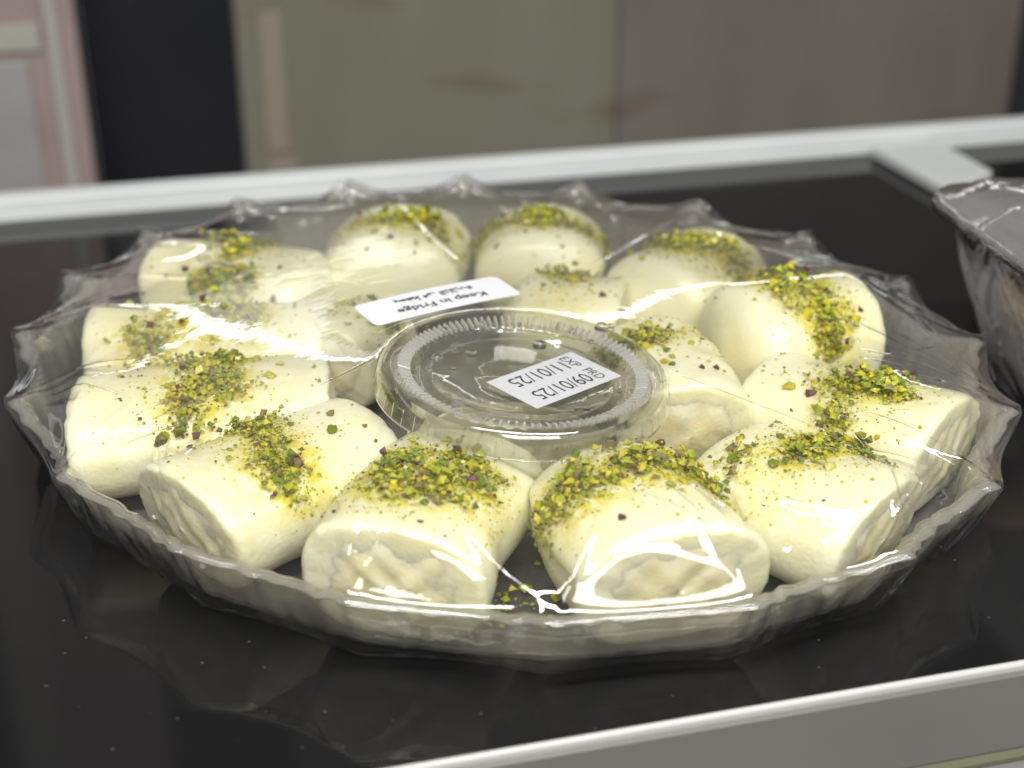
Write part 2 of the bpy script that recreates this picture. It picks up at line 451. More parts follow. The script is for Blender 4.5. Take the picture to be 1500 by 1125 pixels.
# ------------------------------------------------------------------ cheese rolls
FLOOR = 0.0036
ROLLS = [
 # key, outer px, inner px, half width, half height, lift, nut band centre (0 inner .. 1 outer), nut amount, label, inner end closed
 ("A", (255, 780), (540, 660), .0205, .0148, .000, .55, 1.4, "white cheese roll at the front left, lumpy cut end toward the lower left rim", 0),
 ("B", (560, 872), (692, 700), .0220, .0155, .000, .58, 1.6, "front cheese roll left of centre, thick pistachio band across its middle", 0),
 ("C", (998, 872), (876, 702), .0225, .0162, .000, .52, 1.7, "front cheese roll right of centre with nuts strewn along its crest", 1),
 ("D", (1310, 800), (1045, 684), .0222, .0148, .000, .50, 1.3, "cheese roll at the front right, between the front pair and the roll pointing right", 1),
 ("E", (1385, 665), (1110, 585), .0205, .0150, .000, .60, 1.5, "long cheese roll pointing at the right rim below the plastic box", 0),
 ("F", (1250, 492), (1040, 515), .0238, .0190, .000, .62, 2.0, "plump cheese roll at the right rear, heaped with green pistachio", 1),
 ("G", (1050, 405), (925, 460), .0215, .0170, .000, .62, 1.5, "rear cheese roll right of centre, pistachio on its far crest", 1),
 ("H", (797, 366), (795, 424), .0225, .0168, .000, .58, 2.0, "rear middle cheese roll with a thick arch of pistachio on top", 1),
 ("I", (595, 368), (572, 432), .0245, .0168, .000, .58, 1.4, "rear cheese roll left of centre under hazy film glare", 1),
 ("J", (235, 418), (485, 444), .0195, .0150, .000, .50, 1.8, "farthest roll on the left side with a dark pistachio streak", 1),
 ("K", (138, 524), (490, 520), .0205, .0150, .000, .48, 1.2, "long cheese roll at the left, second from the rear on that side", 0),
 ("L", (115, 640), (484, 606), .0225, .0150, .000, .52, 1.7, "left cheese roll whose outer end nearly meets the left rim", 0),
 ("M", (1008, 638), (945, 540), .0190, .0165, .000, .25, 1.0, "short inner roll at the right of the clear cup, cut end showing", 0),
 ("N", (905, 482), (735, 468), .0170, .0155, .000, .55, 0.35, "inner roll lying across behind the clear cup lid", 1),
 ("O", (478, 540), (565, 490), .0150, .0145, .000, .45, 0.35, "inner roll at the left of the clear cup below the white sticker", 0),
]
def roll_noise(rng):
    ks = [(rng.uniform(-1, 1), rng.randint(1, 3), rng.uniform(0, 6.28), rng.uniform(1.5, 5), rng.uniform(0, 6.28)) for _ in range(7)]
    def fn(t, a):
        v = 0
        for amp, m_, p1, k, p2 in ks:
            v = v + amp * np.cos(m_ * a + p1) * np.cos(k * t + p2)
        return v / 3.0
    return fn

def chunk(rng, n=7):
    """a small irregular convex nut fragment: jittered octahedron-like lump"""
    base = [(1, 0, 0), (-1, 0, 0), (0, 1, 0), (0, -1, 0), (0, 0, .75), (0, 0, -.6)]
    vs = [tuple(c * rng.uniform(.6, 1.25) + rng.uniform(-.18, .18) for c in b) for b in base]
    fs = [(0, 2, 4), (2, 1, 4), (1, 3, 4), (3, 0, 4), (2, 0, 5), (1, 2, 5), (3, 1, 5), (0, 3, 5)]
    return np.array(vs), fs
_rg = random.Random(5)
CHUNKS = [chunk(_rg) for _ in range(14)]
import bmesh
def piece_mesh(seed, mat):
    rng = random.Random(seed)
    bm = bmesh.new()
    bmesh.ops.create_icosphere(bm, subdivisions=1, radius=1.0)
    sx, sy, sz = rng.uniform(.8, 1.2), rng.uniform(.6, .9), rng.uniform(.4, .6)
    for v_ in bm.verts:
        k = rng.uniform(.50, 1.40)
        v_.co = Vector((v_.co.x * sx * k, v_.co.y * sy * k, v_.co.z * sz * k))
    me = bpy.data.meshes.new("pistachio_piece")
    bm.to_mesh(me); bm.free()
    me.materials.append(mat)
    return me
PIECES = [piece_mesh(100 + i, NUTS[[0, 1, 2, 3, 4, 5, 0, 1, 2, 4][i]]) for i in range(10)]

roll_info = []
def make_roll(spec, idx):
    key, opx, ipx, rw, rz, lift, bc, bam, label, closed = spec
    rng = random.Random(40 + idx * 7)
    zc = FLOOR + rz
    po, pi_ = at(*opx, zc), at(*ipx, zc)
    for _ in range(40):     # keep the roll's foot inside the tray wall
        u_ = (po - pi_)[:2]; u_ /= np.linalg.norm(u_); w_ = np.array([-u_[1], u_[0]])
        ok = all(math.hypot((po[:2] + w_ * k * rw - TC) @ E1 / TA, (po[:2] + w_ * k * rw - TC) @ E2 / TB) < .925 for k in (-.6, 0, .6))
        if ok: break
        po[:2] -= u_ * .0006
    d = po - pi_
    Lr = float(np.hypot(d[0], d[1]))
    ang = math.atan2(d[1], d[0])
    mid = (po + pi_) / 2
    pitch = -math.atan2(lift, Lr)
    root = empty("cheese_roll", (mid[0], mid[1], FLOOR + lift * 0.5), (0, -pitch, ang))
    tag(root, label, "cheese roll", "white cheese rolls in the tray")
    nz = roll_noise(rng)
    seam = rng.uniform(0.1, 0.8) if rng.random() < .5 else math.pi - rng.uniform(.1, .8)
    bend = rng.uniform(-.0015, .0015)
    fat = rng.uniform(-.05, .05)
    def section(t, a):
        """outer surface at t in [-1,1] along the roll and angle a (0 = +y side, pi/2 = top)"""
        ca, sa = np.cos(a), np.sin(a)
        n = 2.35
        k = (np.abs(ca) ** n + np.abs(sa) ** n) ** (-1 / n)
        wrap = ((a - seam) % (2 * np.pi)) / (2 * np.pi)
        step = np.where(wrap > 0.985, (1 - wrap) / 0.015, 1.0) * wrap
        rr = k * (1 + 0.045 * nz(t * 2, a) + 0.055 * (step - .5) + fat * t)
        y = rw * rr * ca + bend * (1 - t * t) * 2
        z = rz + rz * rr * sa
        z = np.where(z < 0.10 * rz, 0.10 * rz * (0.3 + 0.7 * np.clip(z / (0.10 * rz), -1, 1) * .5 + .35), z)
        return y, np.maximum(z, 0.0002)
    nu, nv = 56, 30
    aa = np.linspace(0, 2 * np.pi, nu, endpoint=False)
    tts = np.concatenate([[-1, -.985, -.955, -.92], np.linspace(-.86, .86, nv - 8), [.92, .955, .985, 1]])
    rows = []
    jit = {s: np.array([sum(rng.uniform(-1, 1) * math.cos(k * a + rng.uniform(0, 6.3)) for k in (2, 3)) for a in aa]) * .00018 + np.array([rng.uniform(-1, 1) for _ in aa]) * .00035 for s in (-1, 1)}
    slant = {s: rng.uniform(-.0025, .0025) for s in (-1, 1)}
    slz = {-1: rng.uniform(-.001, .002), 1: -rng.uniform(.0005, .0025)}
    def xoff(t, y, z):
        s = 1 if t > 0 else -1
        return abs(t) ** 3 * (slant[s] * y / rw - s * slz[s] * (z / rz - 1))
    def ring(t, inset, dx=0.0):
        y, z = section(np.full(nu, t), aa)
        zm = rz
        y2, z2 = y * (1 - inset), zm + (z - zm) * (1 - inset)
        s = 1 if t > 0 else -1
        x = t * Lr / 2 + xoff(t, y2, z2) + dx + (jit[s] * (1 - inset) ** 3 if abs(t) > .95 else 0)
        return np.stack([x, y2, z2], 1)
    EDGE = .0032
    def edge_inset(x_):
        """x_: metres from the end plane; a soft rounded shoulder"""
        if x_ >= EDGE: return 0.0
        u_ = 1 - x_ / EDGE
        return .11 * (1 - (1 - u_ ** 2.4) ** (1 / 2.0))
    tts = np.concatenate([-1 + np.array([0, .0001, .0004, .001, .0018, .003, .0045]) / (Lr / 2), np.linspace(-1 + .0065 / (Lr / 2), 1 - .0065 / (Lr / 2), nv - 8), 1 - np.array([.0045, .003, .0018, .001, .0004, .0001, 0]) / (Lr / 2)])
    def flat_cap(sg):
        out = [ring(float(sg), ins_, sg * dx_) for ins_, dx_ in ((.20, .0002), (.40, .0004), (.75, .0006), (.97, .0006))]
        return out if sg > 0 else out[::-1]
    CAP = min(.013, .30 * Lr)
    def cap_inset(t):
        """a closed inner end rounds off over the last CAP metres"""
        x_ = (t + 1) * Lr / 2
        if not closed or x_ > CAP: return 0.0
        return 1 - (1 - (1 - x_ / CAP) ** 2.6) ** (1 / 2.2)
    if closed:
        tts = np.concatenate([-1 + np.array([0, .0004, .0012, .0025, .0042, .0062, .0085, .011, .0135, .0155]) * CAP / .017 / (Lr / 2), np.linspace(-1 + 2.1 * CAP / Lr, 1 - .0065 / (Lr / 2), nv - 8), 1 - np.array([.0045, .003, .0018, .001, .0004, .0001, 0]) / (Lr / 2)])
        jit[-1] = jit[-1] * 0
        round_in_neg = 0
    else:
        rows += flat_cap(-1)
    for t in tts:
        if closed and t < 0:
            r_ = ring(t, min(.985, cap_inset(t)))
            r_[:, 2] -= (rz - .35 * rz) * cap_inset(t) * .45
            r_[:, 2] = np.maximum(r_[:, 2], .0003)
            rows.append(r_)
        else:
            rows.append(ring(t, edge_inset((1 - abs(t)) * Lr / 2)))
    rows += flat_cap(1)
    V = np.concatenate(rows)
    dfaces = grid_faces(len(rows), nu)
    dfaces.append(tuple(range(nu)))
    dfaces.append(tuple(range((len(rows) - 1) * nu, len(rows) * nu))[::-1])
    dough = mobj("dough", V, dfaces, M["dough"], root)
    # where the nuts were strewn
    clusters = []
    ncl = max(3, int(3.5 * bam) + 2)
    for k in range(ncl):
        ct = (bc * 2 - 1) + rng.gauss(0, .22)
        ca_ = math.pi / 2 + rng.uniform(-1, 1) * (1.25 if key in "GHI" else .95)
        clusters.append((ct, ca_, rng.uniform(.07, .20), rng.uniform(.12, .40), rng.choice((.3, .6, 1, 1.6))))
    def dens(t, a):
        v = np.zeros_like(t)
        for ct, ca_, st, sa_, w in clusters:
            v = v + min(w, 1) * np.exp(-((t - ct) / (st * 1.8)) ** 2 - ((a - ca_) / (sa_ * 1.5)) ** 2)
        return v
    vt = V[:, 0] / (Lr / 2)
    va = np.concatenate([aa] * len(rows))
    dd = np.clip(dens(vt, va) * 1.3 * min(1, bam) + 0.42 * np.exp(-((vt - (bc * 2 - 1)) / .5) ** 2) * (np.sin(va) > 0.2), 0, 1)
    attr = dough.data.attributes.new("nut_dust", 'FLOAT', 'POINT')
    attr.data.foreach_set("value", dd.astype(np.float32))
    # cream at both ends
    for s in ((1,) if closed else (-1, 1)):
        nr_, na_ = 12, 44
        A = np.linspace(0, 2 * np.pi, na_, endpoint=False)
        y, z = section(np.full(na_, float(s)), A)
        ph = [(rng.uniform(300, 900), rng.uniform(0, 6.3), rng.uniform(0, 6.3), rng.uniform(.5, 1)) for _ in range(6)]
        vs = []
        for i in range(nr_):
            q_ = 0.80 * (i / (nr_ - 1)) + 0.001
            yy, zz = y * q_, rz + (z - rz) * q_
            bump_ = sum(w * np.sin(k * yy + p1) * np.sin(k * .9 * zz + p2) for k, p1, p2, w in ph) / 6 * .0018
            rgh = np.array([rng.uniform(-1, 1) for _ in range(na_)]) * .00022 * q_
            dome = .0010 + .0005 * (1 - (q_ / .80) ** 2) - .0016 * (q_ / .80) ** 3
            x = s * (Lr / 2 + dome) + xoff(s * 1.0, yy, zz) + s * (bump_ + rgh)
            vs.append(np.stack([x, yy, zz], 1))
        fs = grid_faces(nr_, na_)
        fs.append(tuple(range(na_)))
        if s > 0: fs = [tuple(reversed(q)) for q in fs]
        fo = mobj("cream_filling", np.concatenate(vs), fs, M["filling"], root)
        # loose curds squeezed out of the end
        cv, cf = [], []
        cl_ = [(rng.uniform(0, 6.28), rng.uniform(.2, .75)) for _ in range(3)]
        for _ in range(18):
            a0_, q0_ = rng.choice(cl_)
            a = a0_ + rng.gauss(0, .35); q_ = min(.70, abs(q0_ + rng.gauss(0, .10)))
            yy, zz = section(np.array([float(s)]), np.array([a]))
            yy, zz = yy[0] * q_, rz + (zz[0] - rz) * q_
            c = np.array([s * (Lr / 2 + rng.uniform(-.0012, .0002)) + xoff(s * 1.0, yy, zz), yy, zz])
            cvx, cfx = CHUNKS[rng.randrange(14)]
            sc = rng.uniform(.0012, .0030)
            o_ = len(cv)
            cv += [c + p_ * sc for p_ in cvx]; cf += [tuple(o_ + i for i in ff) for ff in cfx]
        cu = mobj("curd_lumps", cv, cf, M["curd"], fo)
        cu["kind"] = "stuff"
        mm = cu.modifiers.new("smooth", 'SUBSURF'); mm.levels = 1; mm.render_levels = 1
    # surface point and normal
    def surf(t, a):
        y, z = section(np.array([t]), np.array([a])); y1, z1 = section(np.array([t]), np.array([a + .03]))
        ci = cap_inset(t)
        p_ = np.array([t * Lr / 2 + xoff(t, y[0], z[0]), y[0] * (1 - ci), rz + (z[0] - rz) * (1 - ci) - .65 * rz * ci * .45])
        tg = np.array([0, y1[0] - y[0], z1[0] - z[0]])
        n_ = np.array([0, tg[2], -tg[1]]); n_ /= (np.linalg.norm(n_) + 1e-9)
        return p_, n_
    cv, cf, cm = [], [], []
    def put(t, a, sc, mi, hgt=0.25):
        p_, n_ = surf(t, a)
        cvx, cfx = CHUNKS[rng.randrange(14)]
        R = np.array(Matrix.Rotation(rng.uniform(0, 6.28), 3, 'Z') @ Matrix.Rotation(rng.uniform(-.7, .7), 3, 'X'))
        z_ = n_; x_ = np.array([1.0, 0, 0]); y_ = np.cross(z_, x_)
        B = np.stack([x_, y_, z_], 1)
        o_ = len(cv)
        for w in cvx:
            cv.append(p_ + n_ * sc * hgt + B @ (R @ w) * sc)
        for ff in cfx:
            cf.append(tuple(o_ + i for i in ff)); cm.append(mi)
    def pick():
        return rng.choices(range(6), NUT_W)[0]
    ntot = int(1500 * bam)
    for _ in range(ntot):
        c = rng.choices(clusters, [c_[4] for c_ in clusters])[0]
        t = rng.gauss(c[0], c[2] * .75); a = rng.gauss(c[1], c[3] * .75)
        if abs(t) > .97 or not (0.0 < a < math.pi): continue
        put(t, a, min(.0017, rng.lognormvariate(math.log(.00036), .60)), pick(), rng.uniform(.1, 2.6))
    for _ in range(int(120 + 130 * bam)):    # fine dust wider about
        t = rng.gauss(bc * 2 - 1, .36); a = rng.gauss(math.pi / 2, .62)
        if abs(t) > .97: continue
        put(t, a, rng.uniform(.00018, .00050), rng.choices(range(6), [.55, .25, .04, .10, .03, .03])[0])
    for _ in range(22):                       # scattered crumbs
        t = rng.uniform(-.93, .93); a = rng.gauss(math.pi / 2, .6)
        put(t, a, rng.uniform(.00045, .0009), pick())
    cr = mobj("pistachio_crumbs", cv, cf, NUTS, root, smooth=False, midx=cm)
    cr["kind"] = "stuff"
    for k in range(int(8 + 8 * bam)):
        if rng.random() < .62:
            c = rng.choice(clusters); t = rng.gauss(c[0], c[2]); a = rng.gauss(c[1], c[3])
        else:
            t = rng.uniform(-.8, .8); a = rng.gauss(math.pi / 2, .55)
        if abs(t) > .93: continue
        p_, n_ = surf(t, a)
        sc = rng.uniform(.0010, .0021)
        o = obj("pistachio_piece", PIECES[rng.randrange(10)], root)
        o.location = p_ + n_ * sc * .28
        qn = Vector(n_).to_track_quat('Z', 'Y')
        o.rotation_euler = (qn.to_matrix() @ Matrix.Rotation(rng.uniform(0, 6.28), 3, 'Z')).to_euler()
        o.scale = (sc,) * 3
    roll_info.append((mid[:2], np.array([math.cos(ang), math.sin(ang)]), Lr, rw, rz, FLOOR, lift))
for i_, s_ in enumerate(ROLLS):
    make_roll(s_, i_)

# crumbs that fell on the tray floor between the rolls
rng = random.Random(77)
cv, cf, cm = [], [], []
for (px, py, n_, sp) in ((705, 880, 60, .010), (740, 905, 50, .010), (1200, 850, 30, .010), (1330, 810, 24, .008), (1060, 535, 12, .006), (780, 690, 10, .005)):
    c = at(px, py, FLOOR)
    for _ in range(n_):
        p_ = c + np.array([rng.gauss(0, sp), rng.gauss(0, sp * .7), 0])
        rr = (p_[:2] - TC)
        if math.hypot(rr @ E1 / TA, rr @ E2 / TB) > .84: continue
        cvx, cfx = CHUNKS[rng.randrange(14)]
        sc = min(.0020, rng.lognormvariate(math.log(.0007), .5))
        o_ = len(cv)
        Rz = np.array(Matrix.Rotation(rng.uniform(0, 6.28), 3, 'Z'))
        cv += [p_ + np.array([0, 0, sc * .5]) + Rz @ w * sc for w in cvx]
        mi = rng.choices(range(6), NUT_W)[0]
        cf += [tuple(o_ + i for i in ff) for ff in cfx]; cm += [mi] * len(cfx)
tag(mobj("pistachio_crumbs", cv, cf, NUTS, None, smooth=False, midx=cm), "loose pistachio crumbs fallen on the tray floor between the rolls", "pistachio", kind="stuff")

# ------------------------------------------------------------------ clear portion cup with lid
LIDC = np.array([0.0030, 0.3345, 0.0440])
LTILT = math.radians(4.0)
cup_root = empty("sauce_cup", (LIDC[0] - .0025, LIDC[1], LIDC[2] - 0.0365), (0, LTILT, 0))
tag(cup_root, "small round clear plastic sauce cup with ribbed lid in the middle of the rolls", "cup")
LT = 0.0365   # lid top above the cup's base, in the cup's own frame
def lathe(prof, n=96, ribs=None):
    a = np.linspace(0, 2 * np.pi, n, endpoint=False)
    rows = []
    for i, (r, z) in enumerate(prof):
        dz = 0
        dr = 0
        if ribs and i in ribs:
            dz = ribs[i] * (np.arange(n) % 4 < 2)
        rows.append(np.stack([(r + dr) * np.cos(a), (r + dr) * np.sin(a), np.full(n, z) + dz], 1))
    V = np.concatenate(rows)
    F = grid_faces(len(prof), n)
    return V, F
cp = [(.0005, .0008), (.0225, .0008), (.0240, .0015), (.0250, .006), (.0285, .0195), (.0318, LT - .0065), (.0335, LT - .0055), (.0338, LT - .0030)]
V, F = lathe(cp, 96)
solidify(mobj("cup_wall", V, F, M["cup"], cup_root), 0.0004, 0)
sy = [(.0005, .0016), (.0222, .0016), (.0246, .0062), (.0262, .0125), (.0262, .0126), (.0240, .0126), (.0005, .0126)]
V, F = lathe(sy, 64)
mobj("syrup", V, F, M["syrup"], cup_root)
lp = [(.0386, -.0072), (.0384, -.0066), (.0381, -.0042), (.0377, -.0022), (.0371, -.0008), (.0362, -.0001), (.0352, .0002), (.0342, -.0001), (.0335, -.0007),
      (.0331, -.0010), (.0322, -.0012), (.0300, -.0018), (.0286, -.0022), (.0282, -.0026), (.0276, -.0037), (.0268, -.0041), (.0252, -.0041), (.0246, -.0036), (.0236, -.0036), (.0230, -.0041), (.0150, -.0042), (.0004, -.0042)]
V, F = lathe([(r, z + LT) for r, z in lp], 192, {10: -.0007, 11: -.0008, 12: -.0007})
lid = mobj("lid", V, F, M["lid"], cup_root)
solidify(lid, 0.00035, 0)
kv, kf = [], []
NK = 104
for k in range(NK):
    a = 2 * math.pi * k / NK
    for (r, z) in ((.0327, -.0010), (.0294, -.0020)):
        for da, dz in ((-.0135, -.0002), (-.008, .0008), (.008, .0008), (.0135, -.0002)):
            kv.append((r * math.cos(a + da), r * math.sin(a + da), LT + z + dz))
    b_ = 8 * k
    kf += [(b_ + i, b_ + i + 1, b_ + i + 5, b_ + i + 4) for i in range(3)] + [(b_, b_ + 3, b_ + 2, b_ + 1), (b_ + 4, b_ + 5, b_ + 6, b_ + 7)]
kn = mobj("knurled_ribs", kv, kf, M["knurl"], lid, smooth=False)
kn["kind"] = "stuff"
# moulded ribs on the lid's skirt
ribv, ribf = [], []
for k in range(54):
    a = 2 * math.pi * k / 54
    for (r, z) in ((.0379, -.0025), (.0386, -.0064)):
        for da in (-.008, .008):
            for dr in (0, .0004):
                ribv.append(((r + dr) * math.cos(a + da), (r + dr) * math.sin(a + da), LT + z))
    b_ = k * 8
    ribf += [(b_ + 1, b_ + 3, b_ + 7, b_ + 5), (b_, b_ + 1, b_ + 5, b_ + 4), (b_ + 2, b_ + 6, b_ + 7, b_ + 3)]
sk = mobj("skirt_ribs", ribv, ribf, M["cup"], lid)
sk["kind"] = "stuff"

# drops on the lid
def drop_mesh():
    bm = bmesh.new()
    bmesh.ops.create_uvsphere(bm, u_segments=16, v_segments=10, radius=1.0)
    for v_ in bm.verts:
        v_.co.z = v_.co.z * (.62 if v_.co.z > 0 else .15)
    me = bpy.data.meshes.new("water_drop")
    bm.to_mesh(me); bm.free()
    me.materials.append(M["water"])
    me.polygons.foreach_set("use_smooth", np.full(len(me.polygons), True))
    return me
DM = drop_mesh()
cupM = Matrix.Translation(cup_root.location) @ Matrix.Rotation(LTILT, 4, 'Y')
cupI = cupM.inverted()
def lid_local(px, py, zl):
    """pixel to the lid's own plane at height zl above the cup base"""
    d = cupI.to_3x3() @ Vector(ray(px, py)); o_ = cupI @ Vector((0, 0, H))
    t = (zl - o_.z) / d.z
    return o_ + d * t
rng = random.Random(9)
for px, py, sc in ((650, 497, .0011), (668, 512, .0014), (706, 488, .0013), (640, 527, .0012), (790, 508, .0014), (838, 497, .0009), (880, 492, .0015), (893, 489, .0008), (760, 486, .0006), (665, 542, .0006),
                   (720, 487, .0006), (815, 490, .0006), (690, 520, .0015), (628, 545, .0008), (865, 512, .0007), (860, 600, .0008), (905, 575, .0008)):
    p_ = lid_local(px, py, LT - .0039)
    rad = math.hypot(p_.x, p_.y)
    o = obj("water_drop", DM, cup_root)
    zl = LT - .0038 if rad < .0265 else LT - .0018
    o.location = (p_.x, p_.y, zl)
    o.scale = (sc * 1.3 * rng.uniform(.85, 1.2), sc * 1.3 * rng.uniform(.85, 1.2), sc * 2.2)

# ------------------------------------------------------------------ lettering
def text_mesh(body, size=1.0, bold=0.0, xs=1.0):
    cu = bpy.data.curves.new("lettering", 'FONT')
    cu.body = body; cu.size = size; cu.resolution_u = 4
    cu.offset = bold
    o = bpy.data.objects.new("lettering_tmp", cu); col.objects.link(o)
    dg = bpy.context.evaluated_depsgraph_get()
    me = bpy.data.meshes.new_from_object(o.evaluated_get(dg))
    v = np.array([tuple(p_.co) for p_ in me.vertices]); f = [tuple(p_.vertices) for p_ in me.polygons]
    bpy.data.objects.remove(o); bpy.data.curves.remove(cu); bpy.data.meshes.remove(me)
    v[:, 0] -= v[:, 0].min(); v[:, 1] -= v[:, 1].min()
    v[:, 0] *= xs
    return v, f
def fit_text(body, w, h, bold=0.0):
    v, f = text_mesh(body, 1.0, bold)
    v = v.copy()
    v[:, 0] *= w / v[:, 0].max(); v[:, 1] *= h / v[:, 1].max()
    return v, f

# date sticker: its own frame has x along the reading direction, y up the label
zl = LT - .0033
d1, d2, d3, d4 = [lid_local(*q_, zl) for q_ in ((712, 562), (835, 515), (912, 552), (787, 597))]
cen = (d1 + d2 + d3 + d4) / 4
rd = ((d1 - d2) + (d4 - d3)).normalized()         # reading direction
up = Vector((0, 0, 1)).cross(rd)
W = ((d1 - d2).length + (d4 - d3).length) / 2
Hh = ((d1 - d4).length + (d2 - d3).length) / 2
def lab(p_):  # label coords (0..W, 0..Hh) -> cup local
    return cen + rd * (p_[0] - W / 2) + up * (p_[1] - Hh / 2)
th = .00012
v = [lab((x, y)) + Vector((0, 0, dz)) for dz in (0, th) for x, y in ((0, 0), (W, 0), (W, Hh), (0, Hh))]
ds = mobj("date_sticker", v, [(3, 2, 1, 0), (4, 5, 6, 7), (0, 1, 5, 4), (1, 2, 6, 5), (2, 3, 7, 6), (3, 0, 4, 7)], M["sticker"], cup_root, smooth=False)
ds["label"] = "white date sticker printed in grey, upside down on the lid"
def add_print(body, x, y, w, h, rot=False, mat="ink"):
    v, f = fit_text(body, w, h)
    if rot: v = np.stack([x - v[:, 1], y + v[:, 0], v[:, 2]], 1)
    else: v = np.stack([x + v[:, 0], y + v[:, 1], v[:, 2]], 1)
    vv = [lab(p_) + Vector((0, 0, th + .00006)) for p_ in v]
    return mobj("printed_text", vv, f, M[mat], ds, smooth=False)
add_print("11/01/25", W * .235, Hh * .13, W * .62, Hh * .27)
add_print("EXP", W * .20, Hh * .07, Hh * .34, W * .095, True)
add_print("09/01/25", W * .235, Hh * .60, W * .62, Hh * .27, mat="ink")
add_print("PRD", W * .20, Hh * .54, Hh * .34, W * .095, True)

# ------------------------------------------------------------------ cling film: a membrane stretched over rim, rolls and lid
FA, FB = TA + .0012, TB + .0012
def film_r(t):
    return 1.0 - 0.028 * (1 - tipness(t))
def film_rim_z(t):
    return rim_z(t) + 0.0008 + 0.0015 * (1 - tipness(t))
X0, X1, Y0, Y1 = TC[0] - .165, TC[0] + .165, TC[1] - .165, TC[1] + .165
def roll_top(X, Y):
    Z = np.full(X.shape, 0.0)
    for mid, ax, Lr, rw, rz, fl, lift in roll_info:
        dx, dy = X - mid[0], Y - mid[1]
        t = dx * ax[0] + dy * ax[1]; w = -dx * ax[1] + dy * ax[0]
        inside = (np.abs(t) < Lr / 2 + .001) & (np.abs(w) < rw)
        k = (1 - np.clip(np.abs(w) / rw, 0, 1) ** 2.35) ** (1 / 2.35)
        endf = 1 - .12 * np.clip((np.abs(t) - Lr / 2 + .004) / .005, 0, 1) ** 2
        z = fl + rz + rz * 1.04 * k * endf + lift * .5 - lift * t / Lr + .0011
        Z = np.where(inside, np.maximum(Z, z), Z)
    dx, dy = X - LIDC[0], Y - LIDC[1]
    rl = np.hypot(dx, dy)
    zl_ = LIDC[2] - math.tan(LTILT) * dx + .0006
    Z = np.where(rl < .0372, np.maximum(Z, zl_), Z)
    return Z
def solve(n, init, iters):
    xs = np.linspace(X0, X1, n); ys = np.linspace(Y0, Y1, n)
    X, Y = np.meshgrid(xs, ys, indexing='ij')
    q1 = ((X - TC[0]) * E1[0] + (Y - TC[1]) * E1[1]) / FA; q2 = ((X - TC[0]) * E2[0] + (Y - TC[1]) * E2[1]) / FB
    t = np.arctan2(q2, q1); s = np.hypot(q1, q2)
    dom = s < film_r(t)
    obs = roll_top(X, Y)
    bz = film_rim_z(t)
    Z = np.where(dom, np.maximum(init(X, Y) if init else .03, obs), bz)
    for _ in range(iters):
        A = Z.copy()
        A[1:-1, 1:-1] = .25 * (Z[2:, 1:-1] + Z[:-2, 1:-1] + Z[1:-1, 2:] + Z[1:-1, :-2])
        Z = np.where(dom, np.maximum(A, obs), bz)
    return xs, ys, Z
def sampler(xs, ys, Z):
    n = len(xs)
    def fn(X, Y):
        u = np.clip((X - xs[0]) / (xs[-1] - xs[0]) * (n - 1), 0, n - 1.001); v = np.clip((Y - ys[0]) / (ys[-1] - ys[0]) * (n - 1), 0, n - 1.001)
        i, j = u.astype(int), v.astype(int); a, b = u - i, v - j
        return (Z[i, j] * (1 - a) * (1 - b) + Z[i + 1, j] * a * (1 - b) + Z[i, j + 1] * (1 - a) * b + Z[i + 1, j + 1] * a * b)
    return fn
g = None
for n_, it_ in ((67, 400), (133, 500), (265, 500)):
    g = sampler(*solve(n_, g, it_))
# light smoothing so contact lines do not crease hard
xs = np.linspace(X0, X1, 265); Xg, Yg = np.meshgrid(xs, np.linspace(Y0, Y1, 265), indexing='ij')
Zg = g(Xg, Yg)
for _ in range(4):
    Zg[1:-1, 1:-1] = .5 * Zg[1:-1, 1:-1] + .125 * (Zg[2:, 1:-1] + Zg[:-2, 1:-1] + Zg[1:-1, 2:] + Zg[1:-1, :-2])
Zg += .0004
film_base = sampler(xs, np.linspace(Y0, Y1, 265), Zg)
# tension creases between lid / roll crests and rim tips
rng = random.Random(21)
CREASES = []
for (a_, b_) in (((975, 556), (1230, 650)), ((556, 562), (455, 612)), ((600, 600), (420, 840)), ((900, 640), (1100, 840)), ((860, 400), (1035, 300)), ((690, 400), (540, 268))):
    pa, pb = at(*a_, .040), at(*b_, .034)
    CREASES.append((pa[:2], pb[:2], .0005, .0009))
for k in range(NSC):
    t = PHASE + k * 2 * math.pi / NSC
    for _ in range(6):
        p1 = TC + (E1 * FA * math.cos(t) + E2 * FB * math.sin(t)) * 0.995
        dt = rng.gauss(0, .17); ss = rng.uniform(.66, .93)
        p2 = TC + (E1 * FA * math.cos(t + dt) + E2 * FB * math.sin(t + dt)) * ss
        CREASES.append((p1, p2, rng.uniform(.0004, .0011), rng.uniform(.0006, .0013)))
def crease_z(X, Y):
    Z = np.zeros_like(X)
    for pa, pb, amp, w in CREASES:
        d = pb - pa; Ld = np.hypot(*d); d = d / Ld
        u = (X - pa[0]) * d[0] + (Y - pa[1]) * d[1]; v_ = -(X - pa[0]) * d[1] + (Y - pa[1]) * d[0]
        fall = np.clip(np.minimum(u, Ld - u) / (.25 * Ld), 0, 1)
        ww = w * (0.7 + 0.6 * np.clip(u / Ld, 0, 1))
        Z += amp * fall * np.exp(-(v_ / ww) ** 2)
    return Z
def film_z(X, Y):
    return film_base(X, Y) + crease_z(X, Y)
NTF = 960
ft = np.linspace(0, 2 * np.pi, NTF, endpoint=False)
ss = np.concatenate([np.linspace(0.01, .80, 90), np.linspace(.807, 1.0, 56)])
rows = []
fr_ = film_r(ft); frz = film_rim_z(ft)
